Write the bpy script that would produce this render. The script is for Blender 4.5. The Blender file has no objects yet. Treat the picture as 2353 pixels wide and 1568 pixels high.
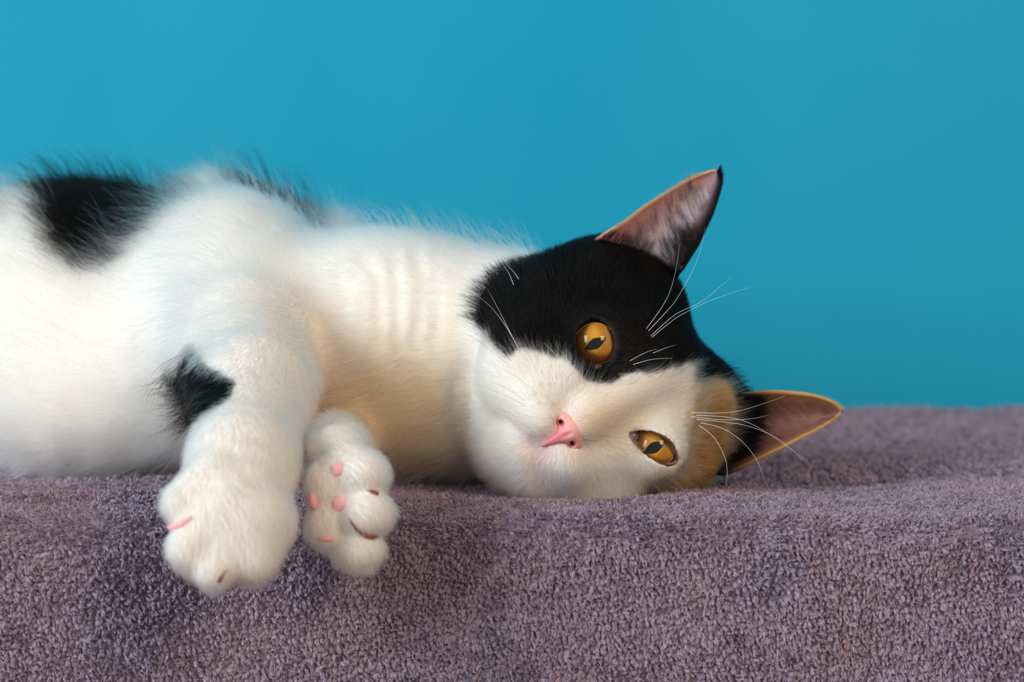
import bpy, math, random
import numpy as np
from mathutils import Vector, Matrix

rng = np.random.default_rng(7)
random.seed(7)
CM = 0.01
S = bpy.context.scene
COL = S.collection

# ------------------------------------------------------------------ camera
FPX = 3630.0                       # focal length in pixels of the 2353x1568 frame
PITCH = math.radians(2.0)          # looking slightly down
CAM = np.array([0.0, -53.0, 7.05])     # centimetres, the top of the ledge is z = 0
FWD = np.array([0.0, math.cos(PITCH), -math.sin(PITCH)])
UP = np.array([0.0, math.sin(PITCH), math.cos(PITCH)])
RIGHT = np.array([1.0, 0.0, 0.0])
cam_data = bpy.data.cameras.new('camera')
cam = bpy.data.objects.new('camera', cam_data)
COL.objects.link(cam)
cam.location = CAM * CM
cam.rotation_euler = (math.pi / 2 - PITCH, 0, 0)
cam_data.sensor_width = 36
cam_data.lens = 36 * FPX / 2353
cam_data.clip_start = 0.01
cam_data.dof.use_dof = True
cam_data.dof.focus_distance = 0.513
cam_data.dof.aperture_fstop = 8.5
S.camera = cam

# ------------------------------------------------------------------ world, lights, exposure
S.view_settings.view_transform = 'Standard'
S.view_settings.look = 'None'
S.view_settings.exposure = 0.75
S.view_settings.gamma = 1.0
S.view_settings.use_curve_mapping = False
S.cycles_curves.shape = 'RIBBONS'
S.cycles.max_bounces = 16
S.cycles.diffuse_bounces = 4
S.cycles.glossy_bounces = 6
S.cycles.transmission_bounces = 14
S.cycles.transparent_max_bounces = 8
S.cycles.use_denoising = True
S.cycles.sample_clamp_indirect = 6.0

world = bpy.data.worlds.new('world')
S.world = world
world.use_nodes = True
world.node_tree.nodes['Background'].inputs[0].default_value = (0.60, 0.66, 0.74, 1)
world.node_tree.nodes['Background'].inputs[1].default_value = 0.24


def aim(o, target):
    d = Vector(target) - o.location
    o.rotation_euler = d.to_track_quat('-Z', 'Y').to_euler()


def area_light(name, loc, target, sx, sy, power, color):
    l = bpy.data.lights.new(name, 'AREA')
    l.shape = 'RECTANGLE'
    l.size, l.size_y = sx, sy
    l.energy = power
    l.color = color
    o = bpy.data.objects.new(name, l)
    COL.objects.link(o)
    o.location = loc
    aim(o, target)
    return o


area_light('window_light', (-2.6, -1.85, 1.25), (0.0, 0.1, 0.05), 1.5, 1.8, 79.0, (0.85, 0.95, 1.0))
area_light('room_fill_light', (1.2, -1.75, 1.05), (0.0, 0.1, 0.0), 0.7, 0.7, 17.0, (1.0, 0.77, 0.52))
# ------------------------------------------------------------------ helpers


def W(px, py, d):
    """point (cm) seen at picture position px, py at depth d (cm)"""
    return CAM + d * (FWD + (px - 1176.5) / FPX * RIGHT - (py - 784.0) / FPX * UP)


def to_px(P):
    q = P - CAM
    d = q @ FWD
    return 1176.5 + FPX * (q @ RIGHT) / d, 784.0 - FPX * (q @ UP) / d, d


def norm(v):
    return v / np.maximum(np.linalg.norm(v, axis=-1, keepdims=True), 1e-9)


def srgb(r, g, b):
    c = np.array([r, g, b]) / 255.0
    return np.where(c <= 0.04045, c / 12.92, ((c + 0.055) / 1.055) ** 2.4)


def mesh_obj(name, V, F, mats=(), parent=None, smooth=True, cols=None):
    me = bpy.data.meshes.new(name)
    V = np.asarray(V, dtype=np.float64) * CM
    me.from_pydata(V.tolist(), [], [list(map(int, f)) for f in F] if not isinstance(F, np.ndarray) else F.tolist())
    if smooth:
        me.polygons.foreach_set('use_smooth', np.ones(len(me.polygons), dtype=bool))
    if cols is not None:
        at = me.color_attributes.new('coat', 'FLOAT_COLOR', 'POINT')
        c4 = np.ones((len(V), 4), dtype=np.float32)
        c4[:, :3] = cols
        at.data.foreach_set('color', c4.ravel())
    for m in mats:
        me.materials.append(m)
    me.update()
    o = bpy.data.objects.new(name, me)
    COL.objects.link(o)
    if parent is not None:
        o.parent = parent
    return o


def curves_obj(name, pts, radii, cols, mat, parent=None):
    """pts (N,K,3) cm, radii (N,K) cm, cols (N,3)"""
    N, K, _ = pts.shape
    hc = bpy.data.hair_curves.new(name)
    hc.add_curves([K] * N)
    hc.attributes['position'].data.foreach_set('vector', (pts * CM).astype(np.float32).ravel())
    ra = hc.attributes.get('radius') or hc.attributes.new('radius', 'FLOAT', 'POINT')
    ra.data.foreach_set('value', (radii * CM).astype(np.float32).ravel())
    ca = hc.attributes.new('coat', 'FLOAT_COLOR', 'CURVE')
    c4 = np.ones((N, 4), dtype=np.float32)
    c4[:, :3] = cols
    ca.data.foreach_set('color', c4.ravel())
    hc.materials.append(mat)
    o = bpy.data.objects.new(name, hc)
    COL.objects.link(o)
    if parent is not None:
        o.parent = parent
    o['kind'] = 'stuff'
    return o


def in_poly(x, y, poly):
    poly = np.asarray(poly, dtype=float)
    inside = np.zeros(x.shape, dtype=bool)
    n = len(poly)
    for i in range(n):
        x0, y0 = poly[i]
        x1, y1 = poly[(i + 1) % n]
        if y0 == y1:
            continue
        c = (y0 > y) != (y1 > y)
        inside ^= c & (x < (x1 - x0) * (y - y0) / (y1 - y0) + x0)
    return inside


def poly_sd(x, y, poly):
    """signed distance to a polygon, negative inside"""
    poly = np.asarray(poly, dtype=float)
    d = np.full(x.shape, 1e9)
    n = len(poly)
    for i in range(n):
        a, b = poly[i], poly[(i + 1) % n]
        e = b - a
        t = np.clip(((x - a[0]) * e[0] + (y - a[1]) * e[1]) / (e @ e + 1e-12), 0, 1)
        d = np.minimum(d, np.hypot(x - a[0] - t * e[0], y - a[1] - t * e[1]))
    return np.where(in_poly(x, y, poly), -d, d)


def smooth_closed(pts, n):
    """closed Catmull-Rom through pts, n samples"""
    pts = np.asarray(pts, dtype=float)
    m = len(pts)
    out = []
    for q in range(n):
        u = q / n * m
        i = int(u)
        t = u - i
        p0, p1, p2, p3 = pts[(i - 1) % m], pts[i % m], pts[(i + 1) % m], pts[(i + 2) % m]
        out.append(0.5 * ((2 * p1) + (p2 - p0) * t + (2 * p0 - 5 * p1 + 4 * p2 - p3) * t * t + (3 * p1 - p0 - 3 * p2 + p3) * t ** 3))
    return np.array(out)


def smooth_open(pts, n):
    pts = np.asarray(pts, dtype=float)
    m = len(pts)
    out = []
    for q in range(n):
        u = q / (n - 1) * (m - 1)
        i = min(int(u), m - 2)
        t = u - i
        p0, p1, p2, p3 = pts[max(i - 1, 0)], pts[i], pts[i + 1], pts[min(i + 2, m - 1)]
        out.append(0.5 * ((2 * p1) + (p2 - p0) * t + (2 * p0 - 5 * p1 + 4 * p2 - p3) * t * t + (3 * p1 - p0 - 3 * p2 + p3) * t ** 3))
    return np.array(out)


def lerp_cols(u, stops):
    xs = [s[0] for s in stops]
    cs = np.array([srgb(*s[1]) for s in stops])
    return np.stack([np.interp(u, xs, cs[:, k]) for k in range(3)], axis=1)


def hash3(i, j, k, s=0):
    v = np.sin(i * 127.1 + j * 311.7 + k * 74.7 + s * 53.3) * 43758.5453
    return v - np.floor(v)


def vnoise(P, freq, s=0):
    """smooth value noise in 0..1"""
    q = P * freq
    f = np.floor(q)
    t = q - f
    t = t * t * (3 - 2 * t)
    r = 0
    for a in (0, 1):
        for b in (0, 1):
            for c in (0, 1):
                w = (t[:, 0] if a else 1 - t[:, 0]) * (t[:, 1] if b else 1 - t[:, 1]) * (t[:, 2] if c else 1 - t[:, 2])
                r = r + w * hash3(f[:, 0] + a, f[:, 1] + b, f[:, 2] + c, s)
    return r


def vecnoise(P, freq, s=0):
    return np.stack([vnoise(P, freq, s + i * 7) for i in range(3)], axis=1) * 2 - 1


# ------------------------------------------------------------------ materials
def new_mat(name):
    m = bpy.data.materials.new(name)
    m.use_nodes = True
    nt = m.node_tree
    b = nt.nodes['Principled BSDF']
    return m, nt, b


def plain(name, col, rough=0.5, spec=0.5, sss=0.0, sss_rad=(0.2, 0.08, 0.05)):
    m, nt, b = new_mat(name)
    b.inputs['Base Color'].default_value = (*col, 1)
    b.inputs['Roughness'].default_value = rough
    b.inputs['Specular IOR Level'].default_value = spec
    if sss:
        b.inputs['Subsurface Weight'].default_value = sss
        b.inputs['Subsurface Radius'].default_value = sss_rad
        b.inputs['Subsurface Scale'].default_value = 0.01
    return m


def hair_mat(name, rough=0.35, rrough=0.5):
    m = bpy.data.materials.new(name)
    m.use_nodes = True
    nt = m.node_tree
    nt.nodes.clear()
    out = nt.nodes.new('ShaderNodeOutputMaterial')
    at = nt.nodes.new('ShaderNodeAttribute')
    at.attribute_name = 'coat'
    h = nt.nodes.new('ShaderNodeBsdfHairPrincipled')
    h.model = 'CHIANG'
    h.parametrization = 'COLOR'
    h.inputs['Roughness'].default_value = rough
    h.inputs['Radial Roughness'].default_value = rrough
    h.inputs['Coat'].default_value = 0.0
    h.inputs['IOR'].default_value = 1.32
    nt.links.new(at.outputs['Color'], h.inputs['Color'])
    # dark hairs shine less
    bw_ = nt.nodes.new('ShaderNodeRGBToBW')
    lt = nt.nodes.new('ShaderNodeMapRange')
    lt.inputs[1].default_value = 0.004
    lt.inputs[2].default_value = 0.12
    lt.inputs[3].default_value = 0.62
    lt.inputs[4].default_value = 0.0
    df = nt.nodes.new('ShaderNodeBsdfDiffuse')
    mx = nt.nodes.new('ShaderNodeMixShader')
    nt.links.new(at.outputs['Color'], bw_.inputs[0])
    nt.links.new(at.outputs['Color'], df.inputs['Color'])
    nt.links.new(bw_.outputs[0], lt.inputs[0])
    nt.links.new(lt.outputs[0], mx.inputs[0])
    nt.links.new(h.outputs[0], mx.inputs[1])
    nt.links.new(df.outputs[0], mx.inputs[2])
    nt.links.new(mx.outputs[0], out.inputs['Surface'])
    return m


def soft_fibre_mat(name, trans=0.35):
    m = bpy.data.materials.new(name)
    m.use_nodes = True
    nt = m.node_tree
    nt.nodes.clear()
    out = nt.nodes.new('ShaderNodeOutputMaterial')
    at = nt.nodes.new('ShaderNodeAttribute')
    at.attribute_name = 'coat'
    d = nt.nodes.new('ShaderNodeBsdfDiffuse')
    t = nt.nodes.new('ShaderNodeBsdfTranslucent')
    mx = nt.nodes.new('ShaderNodeMixShader')
    mx.inputs[0].default_value = trans
    nt.links.new(at.outputs['Color'], d.inputs['Color'])
    nt.links.new(at.outputs['Color'], t.inputs['Color'])
    nt.links.new(d.outputs[0], mx.inputs[1])
    nt.links.new(t.outputs[0], mx.inputs[2])
    nt.links.new(mx.outputs[0], out.inputs['Surface'])
    return m


def skin_mat(name, rough=0.7):
    m, nt, b = new_mat(name)
    at = nt.nodes.new('ShaderNodeAttribute')
    at.attribute_name = 'coat'
    nt.links.new(at.outputs['Color'], b.inputs['Base Color'])
    b.inputs['Roughness'].default_value = rough
    b.inputs['Specular IOR Level'].default_value = 0.2
    return m


# ------------------------------------------------------------------ the setting
def wall_material():
    m, nt, b = new_mat('blue_wall_paint')
    tc = nt.nodes.new('ShaderNodeTexCoord')
    n1 = nt.nodes.new('ShaderNodeTexNoise')
    n1.inputs['Scale'].default_value = 5.0
    n1.inputs['Detail'].default_value = 4.0
    mp = nt.nodes.new('ShaderNodeMapping')
    mp.inputs['Scale'].default_value = (1.0, 1.0, 0.35)
    ramp = nt.nodes.new('ShaderNodeValToRGB')
    ramp.color_ramp.elements[0].position = 0.3
    ramp.color_ramp.elements[0].color = (0.007, 0.29, 0.455, 1)
    ramp.color_ramp.elements[1].position = 0.75
    ramp.color_ramp.elements[1].color = (0.016, 0.33, 0.485, 1)
    n2 = nt.nodes.new('ShaderNodeTexNoise')
    n2.inputs['Scale'].default_value = 900.0
    bp = nt.nodes.new('ShaderNodeBump')
    bp.inputs['Strength'].default_value = 0.12
    bp.inputs['Distance'].default_value = 0.0006
    nt.links.new(tc.outputs['Object'], mp.inputs[0])
    nt.links.new(mp.outputs[0], n1.inputs['Vector'])
    nt.links.new(n1.outputs[0], ramp.inputs[0])
    nt.links.new(ramp.outputs[0], b.inputs['Base Color'])
    nt.links.new(tc.outputs['Object'], n2.inputs['Vector'])
    nt.links.new(n2.outputs[0], bp.inputs['Height'])
    nt.links.new(bp.outputs[0], b.inputs['Normal'])
    b.inputs['Roughness'].default_value = 0.65
    b.inputs['Specular IOR Level'].default_value = 0.12
    return m


def box(name, lo_, hi_, mat):
    x0, y0, z0 = lo_
    x1, y1, z1 = hi_
    V = [(x0, y0, z0), (x1, y0, z0), (x1, y1, z0), (x0, y1, z0), (x0, y0, z1), (x1, y0, z1), (x1, y1, z1), (x0, y1, z1)]
    F = [(0, 3, 2, 1), (4, 5, 6, 7), (0, 1, 5, 4), (1, 2, 6, 5), (2, 3, 7, 6), (3, 0, 4, 7)]
    return mesh_obj(name, V, F, [mat], smooth=False)


FLOOR_Z = -48.0
WALL_Y = 39.5
wall = box('wall_back', (-160, WALL_Y, FLOOR_Z), (160, WALL_Y + 8, 130), wall_material())
wall['kind'] = 'structure'
fm, fnt, fb = new_mat('floor_wood')
fn = fnt.nodes.new('ShaderNodeTexNoise')
fn.inputs['Scale'].default_value = 14.0
fr = fnt.nodes.new('ShaderNodeValToRGB')
fr.color_ramp.elements[0].color = (0.16, 0.09, 0.05, 1)
fr.color_ramp.elements[1].color = (0.26, 0.16, 0.09, 1)
fnt.links.new(fn.outputs[0], fr.inputs[0])
fnt.links.new(fr.outputs[0], fb.inputs['Base Color'])
floor = box('floor', (-160, -120, FLOOR_Z - 4), (160, WALL_Y + 8, FLOOR_Z), fm)
floor['kind'] = 'structure'

# ------------------------------------------------------------------ the cat: signed distance shapes (cm)
# head frame: A along the eye line (towards the lower side), B towards the ears, C out of the face
A0 = np.array([0.478, 0.0, -0.878])
B0 = np.array([0.878, 0.0, 0.478])
C0 = np.array([0.0, -1.0, 0.0])
YAW = math.radians(6.5)
HA = A0 * math.cos(YAW) - C0 * math.sin(YAW)
HC = C0 * math.cos(YAW) + A0 * math.sin(YAW)
HB = B0
HO = W(1434, 906, 52.3)
HR = np.stack([HA, HB, HC], axis=1)        # columns: local -> world


def L2W(a, b, c):
    return HO + HR @ np.array([a, b, c], dtype=float)


def W2L(P):
    return (P - HO) @ HR


PRIMS = []     # dict(fn, lo, hi, k, op, tag, flow, length, lift)


def ell(c, r, R=None, k=0.8, op='+', **kw):
    c = np.asarray(c, dtype=float)
    r = np.asarray(r, dtype=float)
    R = np.eye(3) if R is None else R

    def fn(P):
        q = (P - c) @ R
        k0 = np.linalg.norm(q / r, axis=-1)
        k1 = np.linalg.norm(q / (r * r), axis=-1)
        return k0 * (k0 - 1.0) / np.maximum(k1, 1e-6)
    m = r.max()
    PRIMS.append(dict(fn=fn, lo=c - m, hi=c + m, k=k, op=op, **kw))


def cap(a, b, ra, rb, k=0.6, op='+', **kw):
    a = np.asarray(a, dtype=float)
    b = np.asarray(b, dtype=float)
    ba = b - a
    bb = ba @ ba

    def fn(P):
        q = P - a
        h = np.clip((q @ ba) / bb, 0, 1)
        return np.linalg.norm(q - h[..., None] * ba, axis=-1) - (ra + (rb - ra) * h)
    m = max(ra, rb)
    PRIMS.append(dict(fn=fn, lo=np.minimum(a, b) - m, hi=np.maximum(a, b) + m, k=k, op=op, **kw))


def hell(c, r, k=0.6, op='+', **kw):
    kw.setdefault('tag', 'head')
    ell(L2W(*c), r, HR, k, op, **kw)


def hcap(a, b, ra, rb, k=0.5, op='+', **kw):
    kw.setdefault('tag', 'head')
    cap(L2W(*a), L2W(*b), ra, rb, k, op, **kw)


BODY_FLOW = (-0.80, 0.10, 0.35)
NECK_FLOW = (-0.85, 0.05, -0.25)
# torso, from the hips beyond the left edge to the neck
T = dict(tag='body', flow=BODY_FLOW, length=1.25, lift=0.42)
cap(W(-900, 760, 68), W(-300, 765, 66), 5.2, 5.1, k=0.1, **T)
cap(W(-300, 765, 66), W(150, 765, 64), 5.1, 5.1, k=1.5, **T)
cap(W(150, 765, 64), W(560, 790, 62), 5.1, 4.7, k=1.5, **T)
ell(W(250, 650, 65), (4.6, 3.2, 3.4), k=1.6, **T)
N_ = dict(tag='neck', flow=NECK_FLOW, length=0.95, lift=0.36)
cap(W(560, 800, 60.5), W(900, 815, 59), 4.45, 4.1, k=1.5, **N_)
cap(W(900, 815, 59), W(1180, 828, 58), 4.1, 3.8, k=1.5, **N_)
cap(W(800, 900, 58), W(1080, 960, 57), 2.5, 2.1, k=1.2, **N_)
# shoulder and upper arm of the upper foreleg
SH = dict(tag='body', flow=(-0.72, -0.20, -0.25), length=1.1, lift=0.36)
ell(W(505, 625, 61.5), (2.9, 2.8, 2.9), k=1.2, **SH)
cap(W(520, 640, 60), W(560, 790, 55.5), 2.6, 2.25, k=1.3, **SH)
ell(W(215, 900, 59.3), (4.2, 2.4, 2.9), k=2.4, **T)     # belly side in front
cap(W(470, 515, 68.5), W(740, 588, 67.5), 1.9, 1.7, k=0.8, **T)    # the far side of the back
LEG = dict(tag='leg', flow=(0.0, -0.5, -0.85), length=0.6, lift=0.34)
cap(W(565, 790, 55), W(585, 900, 50.5), 2.1, 1.72, k=1.0, tag='leg', flow=(-0.45, -0.35, -0.6), length=0.75, lift=0.34)
cap(W(585, 900, 50.5), W(560, 1060, 46.2), 1.62, 1.45, k=0.8, **LEG)
PAW = dict(tag='paw', flow=(-0.1, -0.25, -0.95), length=0.36, lift=0.30)
cap(W(560, 1060, 46.2), W(535, 1190, 44.9), 1.42, 1.45, k=0.6, **PAW)
ell(W(535, 1205, 44.9), (1.68, 1.15, 1.5), k=0.5, **PAW)
cap(W(490, 1095, 44.7), W(420, 1155, 44.3), 0.66, 0.58, k=0.42, **PAW)
cap(W(530, 1150, 44.4), W(440, 1258, 43.9), 0.72, 0.68, k=0.30, **PAW)
cap(W(560, 1200, 44.2), W(494, 1308, 43.8), 0.68, 0.60, k=0.30, **PAW)
ell(W(462, 1288, 44.3), (0.55, 0.5, 0.55), k=0.4, **PAW)
cap(W(600, 1195, 44.5), W(580, 1280, 44.2), 0.86, 0.78, k=0.34, **PAW)
# lower foreleg, its paw turned sole outward
cap(W(795, 1020, 55), W(780, 1030, 49.2), 1.0, 0.9, k=0.8, tag='leg', flow=(-0.5, -0.7, -0.2), length=0.6, lift=0.4)
P2 = dict(tag='paw', flow=(0.35, -0.35, -0.65), length=0.40, lift=0.34)
ell(W(775, 1035, 47.8), (0.90, 0.8, 0.78), k=0.5, **P2)
ell(W(800, 1150, 47.0), (1.12, 0.85, 1.75), k=0.4, **P2)
ell(W(838, 1088, 46.6), (0.70, 0.80, 0.64), k=0.34, **P2)
ell(W(846, 1182, 46.3), (0.76, 0.85, 0.70), k=0.26, **P2)
ell(W(822, 1264, 46.3), (0.80, 0.80, 0.66), k=0.26, **P2)
ell(W(752, 1212, 46.5), (0.62, 0.62, 0.66), k=0.35, **P2)
ell(W(742, 1110, 46.7), (0.50, 0.55, 0.62), k=0.35, **P2)
# head
H_ = dict(length=0.42, lift=0.26)
hell((0, 0.2, -4.6), (4.3, 3.0, 3.9), k=1.0, **H_)
hell((0, 1.1, -2.9), (3.0, 1.9, 2.2), k=1.0, **H_)
hell((-2.9, -1.3, -3.3), (2.0, 2.3, 2.5), k=1.0, length=0.75, lift=0.32)
hell((2.9, -1.3, -3.3), (2.0, 2.3, 2.5), k=1.0, length=0.95, lift=0.34)
hell((0, -3.0, -2.6), (2.6, 1.9, 2.5), k=1.0, length=0.75, lift=0.32)
hcap((0, 0.9, -0.9), (0, -1.75, 0.75), 0.95, 0.62, k=0.7, length=0.22, lift=0.22)
hell((-0.85, -2.75, 0.30), (1.05, 0.85, 1.0), k=0.45, length=0.3, lift=0.24)
hell((0.85, -2.75, 0.30), (1.05, 0.85, 1.0), k=0.45, length=0.3, lift=0.24)
hell((-2.0, -2.9, -0.75), (1.35, 1.15, 1.2), k=0.9, length=0.45, lift=0.28)
hell((2.0, -2.9, -0.75), (1.35, 1.15, 1.2), k=0.9, length=0.6, lift=0.28)
hell((0, -3.75, -0.35), (0.95, 0.75, 1.0), k=0.35, length=0.4, lift=0.3)
hell((0.9, -4.0, -1.0), (1.5, 1.05, 1.5), k=0.7, length=0.6, lift=0.34)
ell(W(1185, 1040, 54.2), (1.3, 1.5, 1.15), k=0.8, tag='head', length=0.7, lift=0.34)
hell((-2.6, -2.0, -1.0), (1.4, 1.3, 1.2), k=0.8, length=0.4, lift=0.26)
hell((2.6, -2.0, -1.0), (1.4, 1.3, 1.2), k=0.8, length=0.7, lift=0.3)

# ear bases and the broad sides of the skull
hell((-3.2, 1.6, -5.3), (1.2, 1.3, 1.2), k=0.9, **H_)
hell((-3.3, 0.7, -4.0), (1.35, 1.7, 1.8), k=0.9, **H_)
hell((3.4, 2.3, -4.5), (1.4, 1.7, 1.4), k=0.9, **H_)
hell((3.6, 0.7, -3.7), (1.5, 1.8, 1.9), k=0.9, **H_)
hell((-1.75, 2.7, -4.5), (1.45, 1.0, 1.3), k=0.9, **H_)
hell((2.2, 2.7, -4.0), (1.5, 1.1, 1.5), k=0.9, **H_)
hell((-1.3, -1.45, -0.32), (1.05, 1.1, 0.95), k=0.8, length=0.45, lift=0.26)
hell((1.3, -1.45, -0.32), (1.05, 1.1, 0.95), k=0.8, length=0.45, lift=0.26)

EYE_R = 1.0
EYE_UP = W(1367, 790, 53.3)
EYE_LO = W(1502, 1029, 53.3)
LID_UP = [(1320, 790), (1326, 760), (1342, 742), (1362, 733), (1385, 736), (1402, 750), (1412, 772), (1415, 792),
          (1410, 812), (1398, 832), (1384, 846), (1368, 852), (1352, 844), (1338, 830), (1327, 812)]
LID_LO = [(1440, 993), (1455, 989), (1480, 988), (1505, 994), (1528, 1005), (1545, 1021), (1554, 1042), (1556, 1062),
          (1545, 1069), (1525, 1066), (1500, 1054), (1475, 1039), (1457, 1021), (1446, 1006)]
for E in (EYE_UP, EYE_LO):
    ell(E, (1.20, 1.20, 1.20), k=0.9, tag='head', length=0.22, lift=0.18)


def lid_local(poly, E):
    out = []
    for (x, y) in poly:
        p = W2L(W(x, y, (E - CAM) @ FWD - 0.95))
        out.append((p[0], p[1]))
    return np.array(out)


LIDS = [(EYE_UP, lid_local(LID_UP, EYE_UP)), (EYE_LO, lid_local(LID_LO, EYE_LO))]


def carve_eye(E, poly):
    el = W2L(E)

    def fn(P):
        q = W2L(P)
        d = poly_sd(q[..., 0], q[..., 1], poly)
        return np.maximum(d, el[2] - 0.1 - q[..., 2])
    PRIMS.append(dict(fn=fn, lo=E - 1.9, hi=E + 1.9, k=0.0, op='-', tag='head'))


for E, poly in LIDS:
    carve_eye(E, poly)
# mouth line between the muzzle pads and the chin
for sgn in (-1, 1):
    mouth = [(0, -3.12, 1.35), (sgn * 0.35, -3.36, 1.12)]
    for p, q in zip(mouth[:-1], mouth[1:]):
        cap(L2W(*p), L2W(*q), 0.10, 0.08, k=0.18, op='-', tag='head')
for sgn in (-1, 1):
    hell((sgn * 0.40, -2.30, 1.2), (0.17, 0.14, 0.42), k=0.1, op='-')
cap(W(1244, 1036, 50.95), W(1238, 1078, 51.2), 0.12, 0.10, k=0.35, op='-', tag='head')
cap(L2W(0, -2.55, 1.5), L2W(0, -3.15, 1.35), 0.07, 0.07, k=0.16, op='-', tag='head')


def sdf(P):
    P = np.asarray(P, dtype=float)
    d = np.full(P.shape[:-1], 5.0)
    for p in PRIMS:
        d = blend(d, p['fn'](P), p['k'], p['op'])
    return d


def blend(d, e, k, op):
    if op == '+':
        if k <= 0:
            return np.minimum(d, e)
        h = np.maximum(k - np.abs(d - e), 0.0) / k
        return np.minimum(d, e) - h * h * k * 0.25
    e = -e
    if k <= 0:
        return np.maximum(d, e)
    h = np.maximum(k - np.abs(d - e), 0.0) / k
    return np.maximum(d, e) + h * h * k * 0.25


def surface_nets(Fv, org, h):
    """quads of the zero level of a sampled field"""
    nx, ny, nz = Fv.shape
    ins = Fv < 0
    cnt = np.zeros((nx - 1, ny - 1, nz - 1), dtype=np.int8)
    for a in (0, 1):
        for b in (0, 1):
            for c in (0, 1):
                cnt += ins[a:nx - 1 + a, b:ny - 1 + b, c:nz - 1 + c]
    act = (cnt > 0) & (cnt < 8)
    I = np.argwhere(act)
    idx = np.full(act.shape, -1, dtype=np.int64)
    idx[act] = np.arange(len(I))
    acc = np.zeros((len(I), 3))
    num = np.zeros(len(I))
    corners = [(a, b, c) for a in (0, 1) for b in (0, 1) for c in (0, 1)]
    vals = {cr: Fv[I[:, 0] + cr[0], I[:, 1] + cr[1], I[:, 2] + cr[2]] for cr in corners}
    for cr in corners:
        for ax in range(3):
            if cr[ax] == 0:
                c2 = list(cr)
                c2[ax] = 1
                c2 = tuple(c2)
                f0, f1 = vals[cr], vals[c2]
                x = (f0 < 0) != (f1 < 0)
                t = np.where(x, f0 / np.where(x, f0 - f1, 1), 0)
                p = np.array(cr, dtype=float)[None, :].repeat(len(I), 0)
                p[:, ax] = t
                acc += np.where(x[:, None], p, 0)
                num += x
    V = org + (I + acc / np.maximum(num, 1)[:, None]) * h
    quads = []
    for ax in range(3):
        o1, o2 = [(1, 2), (2, 0), (0, 1)][ax]
        sl0 = [slice(None)] * 3
        sl1 = [slice(None)] * 3
        sl0[ax] = slice(0, -1)
        sl1[ax] = slice(1, None)
        s0, s1 = ins[tuple(sl0)], ins[tuple(sl1)]
        E = np.argwhere(s0 != s1)
        ok = np.ones(len(E), dtype=bool)
        for o in (o1, o2):
            ok &= (E[:, o] > 0) & (E[:, o] < Fv.shape[o] - 1)
        E = E[ok]
        first = s0[E[:, 0], E[:, 1], E[:, 2]]

        def cell(d1, d2):
            q = E.copy()
            q[:, o1] -= d1
            q[:, o2] -= d2
            return idx[q[:, 0], q[:, 1], q[:, 2]]
        Q = np.stack([cell(1, 1), cell(0, 1), cell(0, 0), cell(1, 0)], axis=1)
        Q[~first] = Q[~first][:, ::-1]
        quads.append(Q)
    return V, np.concatenate(quads)


def mesh_from_prims(prims, h, pad=0.6, project=2, field=None):
    lo_ = np.min([p['lo'] for p in prims if p['op'] == '+'], axis=0) - pad
    hi_ = np.max([p['hi'] for p in prims if p['op'] == '+'], axis=0) + pad
    n = np.ceil((hi_ - lo_) / h).astype(int) + 1
    Fv = np.full(n, 5.0, dtype=np.float32)
    for p in prims:
        m = max(p['k'], 2 * h) + 2 * h
        i0 = np.maximum(np.floor((p['lo'] - m - lo_) / h).astype(int), 0)
        i1 = np.minimum(np.ceil((p['hi'] + m - lo_) / h).astype(int) + 1, n)
        if (i1 <= i0).any():
            continue
        ax = [lo_[q] + np.arange(i0[q], i1[q]) * h for q in range(3)]
        G = np.stack(np.meshgrid(*ax, indexing='ij'), axis=-1)
        sub = Fv[i0[0]:i1[0], i0[1]:i1[1], i0[2]:i1[2]]
        Fv[i0[0]:i1[0], i0[1]:i1[1], i0[2]:i1[2]] = blend(sub, p['fn'](G), p['k'], p['op'])
    return surface_nets(Fv, lo_, h)


def surf(px, py, d0=38.0, d1=62.0):
    """depth at which the line of sight through px, py first meets the cat's skin"""
    ds = np.linspace(d0, d1, 1200)
    v = sdf(CAM + ds[:, None] * (FWD + (px - 1176.5) / FPX * RIGHT - (py - 784.0) / FPX * UP)[None, :])
    hit = np.argmax(v < 0)
    return ds[hit] if v[hit] < 0 else None


def grad(P, f, e=0.04):
    g = np.zeros_like(P)
    for i in range(3):
        q = np.zeros(3)
        q[i] = e
        g[:, i] = f(P + q) - f(P - q)
    return norm(g)


BV, BF = mesh_from_prims(PRIMS, 0.125)
for _ in range(2):
    dv = sdf(BV)
    g = grad(BV, sdf)
    BV = BV - g * np.clip(dv, -0.06, 0.06)[:, None] * 0.8
BN = grad(BV, sdf)
# skin folds of the neck
bx, by, bd_ = to_px(BV)
for fold in ([(775, 630), (790, 690), (784, 740)], [(830, 590), (868, 640), (872, 720), (870, 790)], [(905, 600), (912, 700), (918, 800)],
             [(955, 590), (975, 660), (962, 740), (955, 800)], [(1000, 640), (1003, 760)]):
    fp = smooth_open(fold, 24)
    dd = np.min(np.hypot(bx[:, None] - fp[None, :, 0], by[:, None] - fp[None, :, 1]), axis=1)
    w_ = np.exp(-(dd / 17.0) ** 2) * (bd_ < 60)
    w2 = np.exp(-((dd - 24) / 14.0) ** 2) * (bd_ < 60)
    BV = BV - BN * (0.09 * w_ - 0.03 * w2)[:, None]

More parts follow.
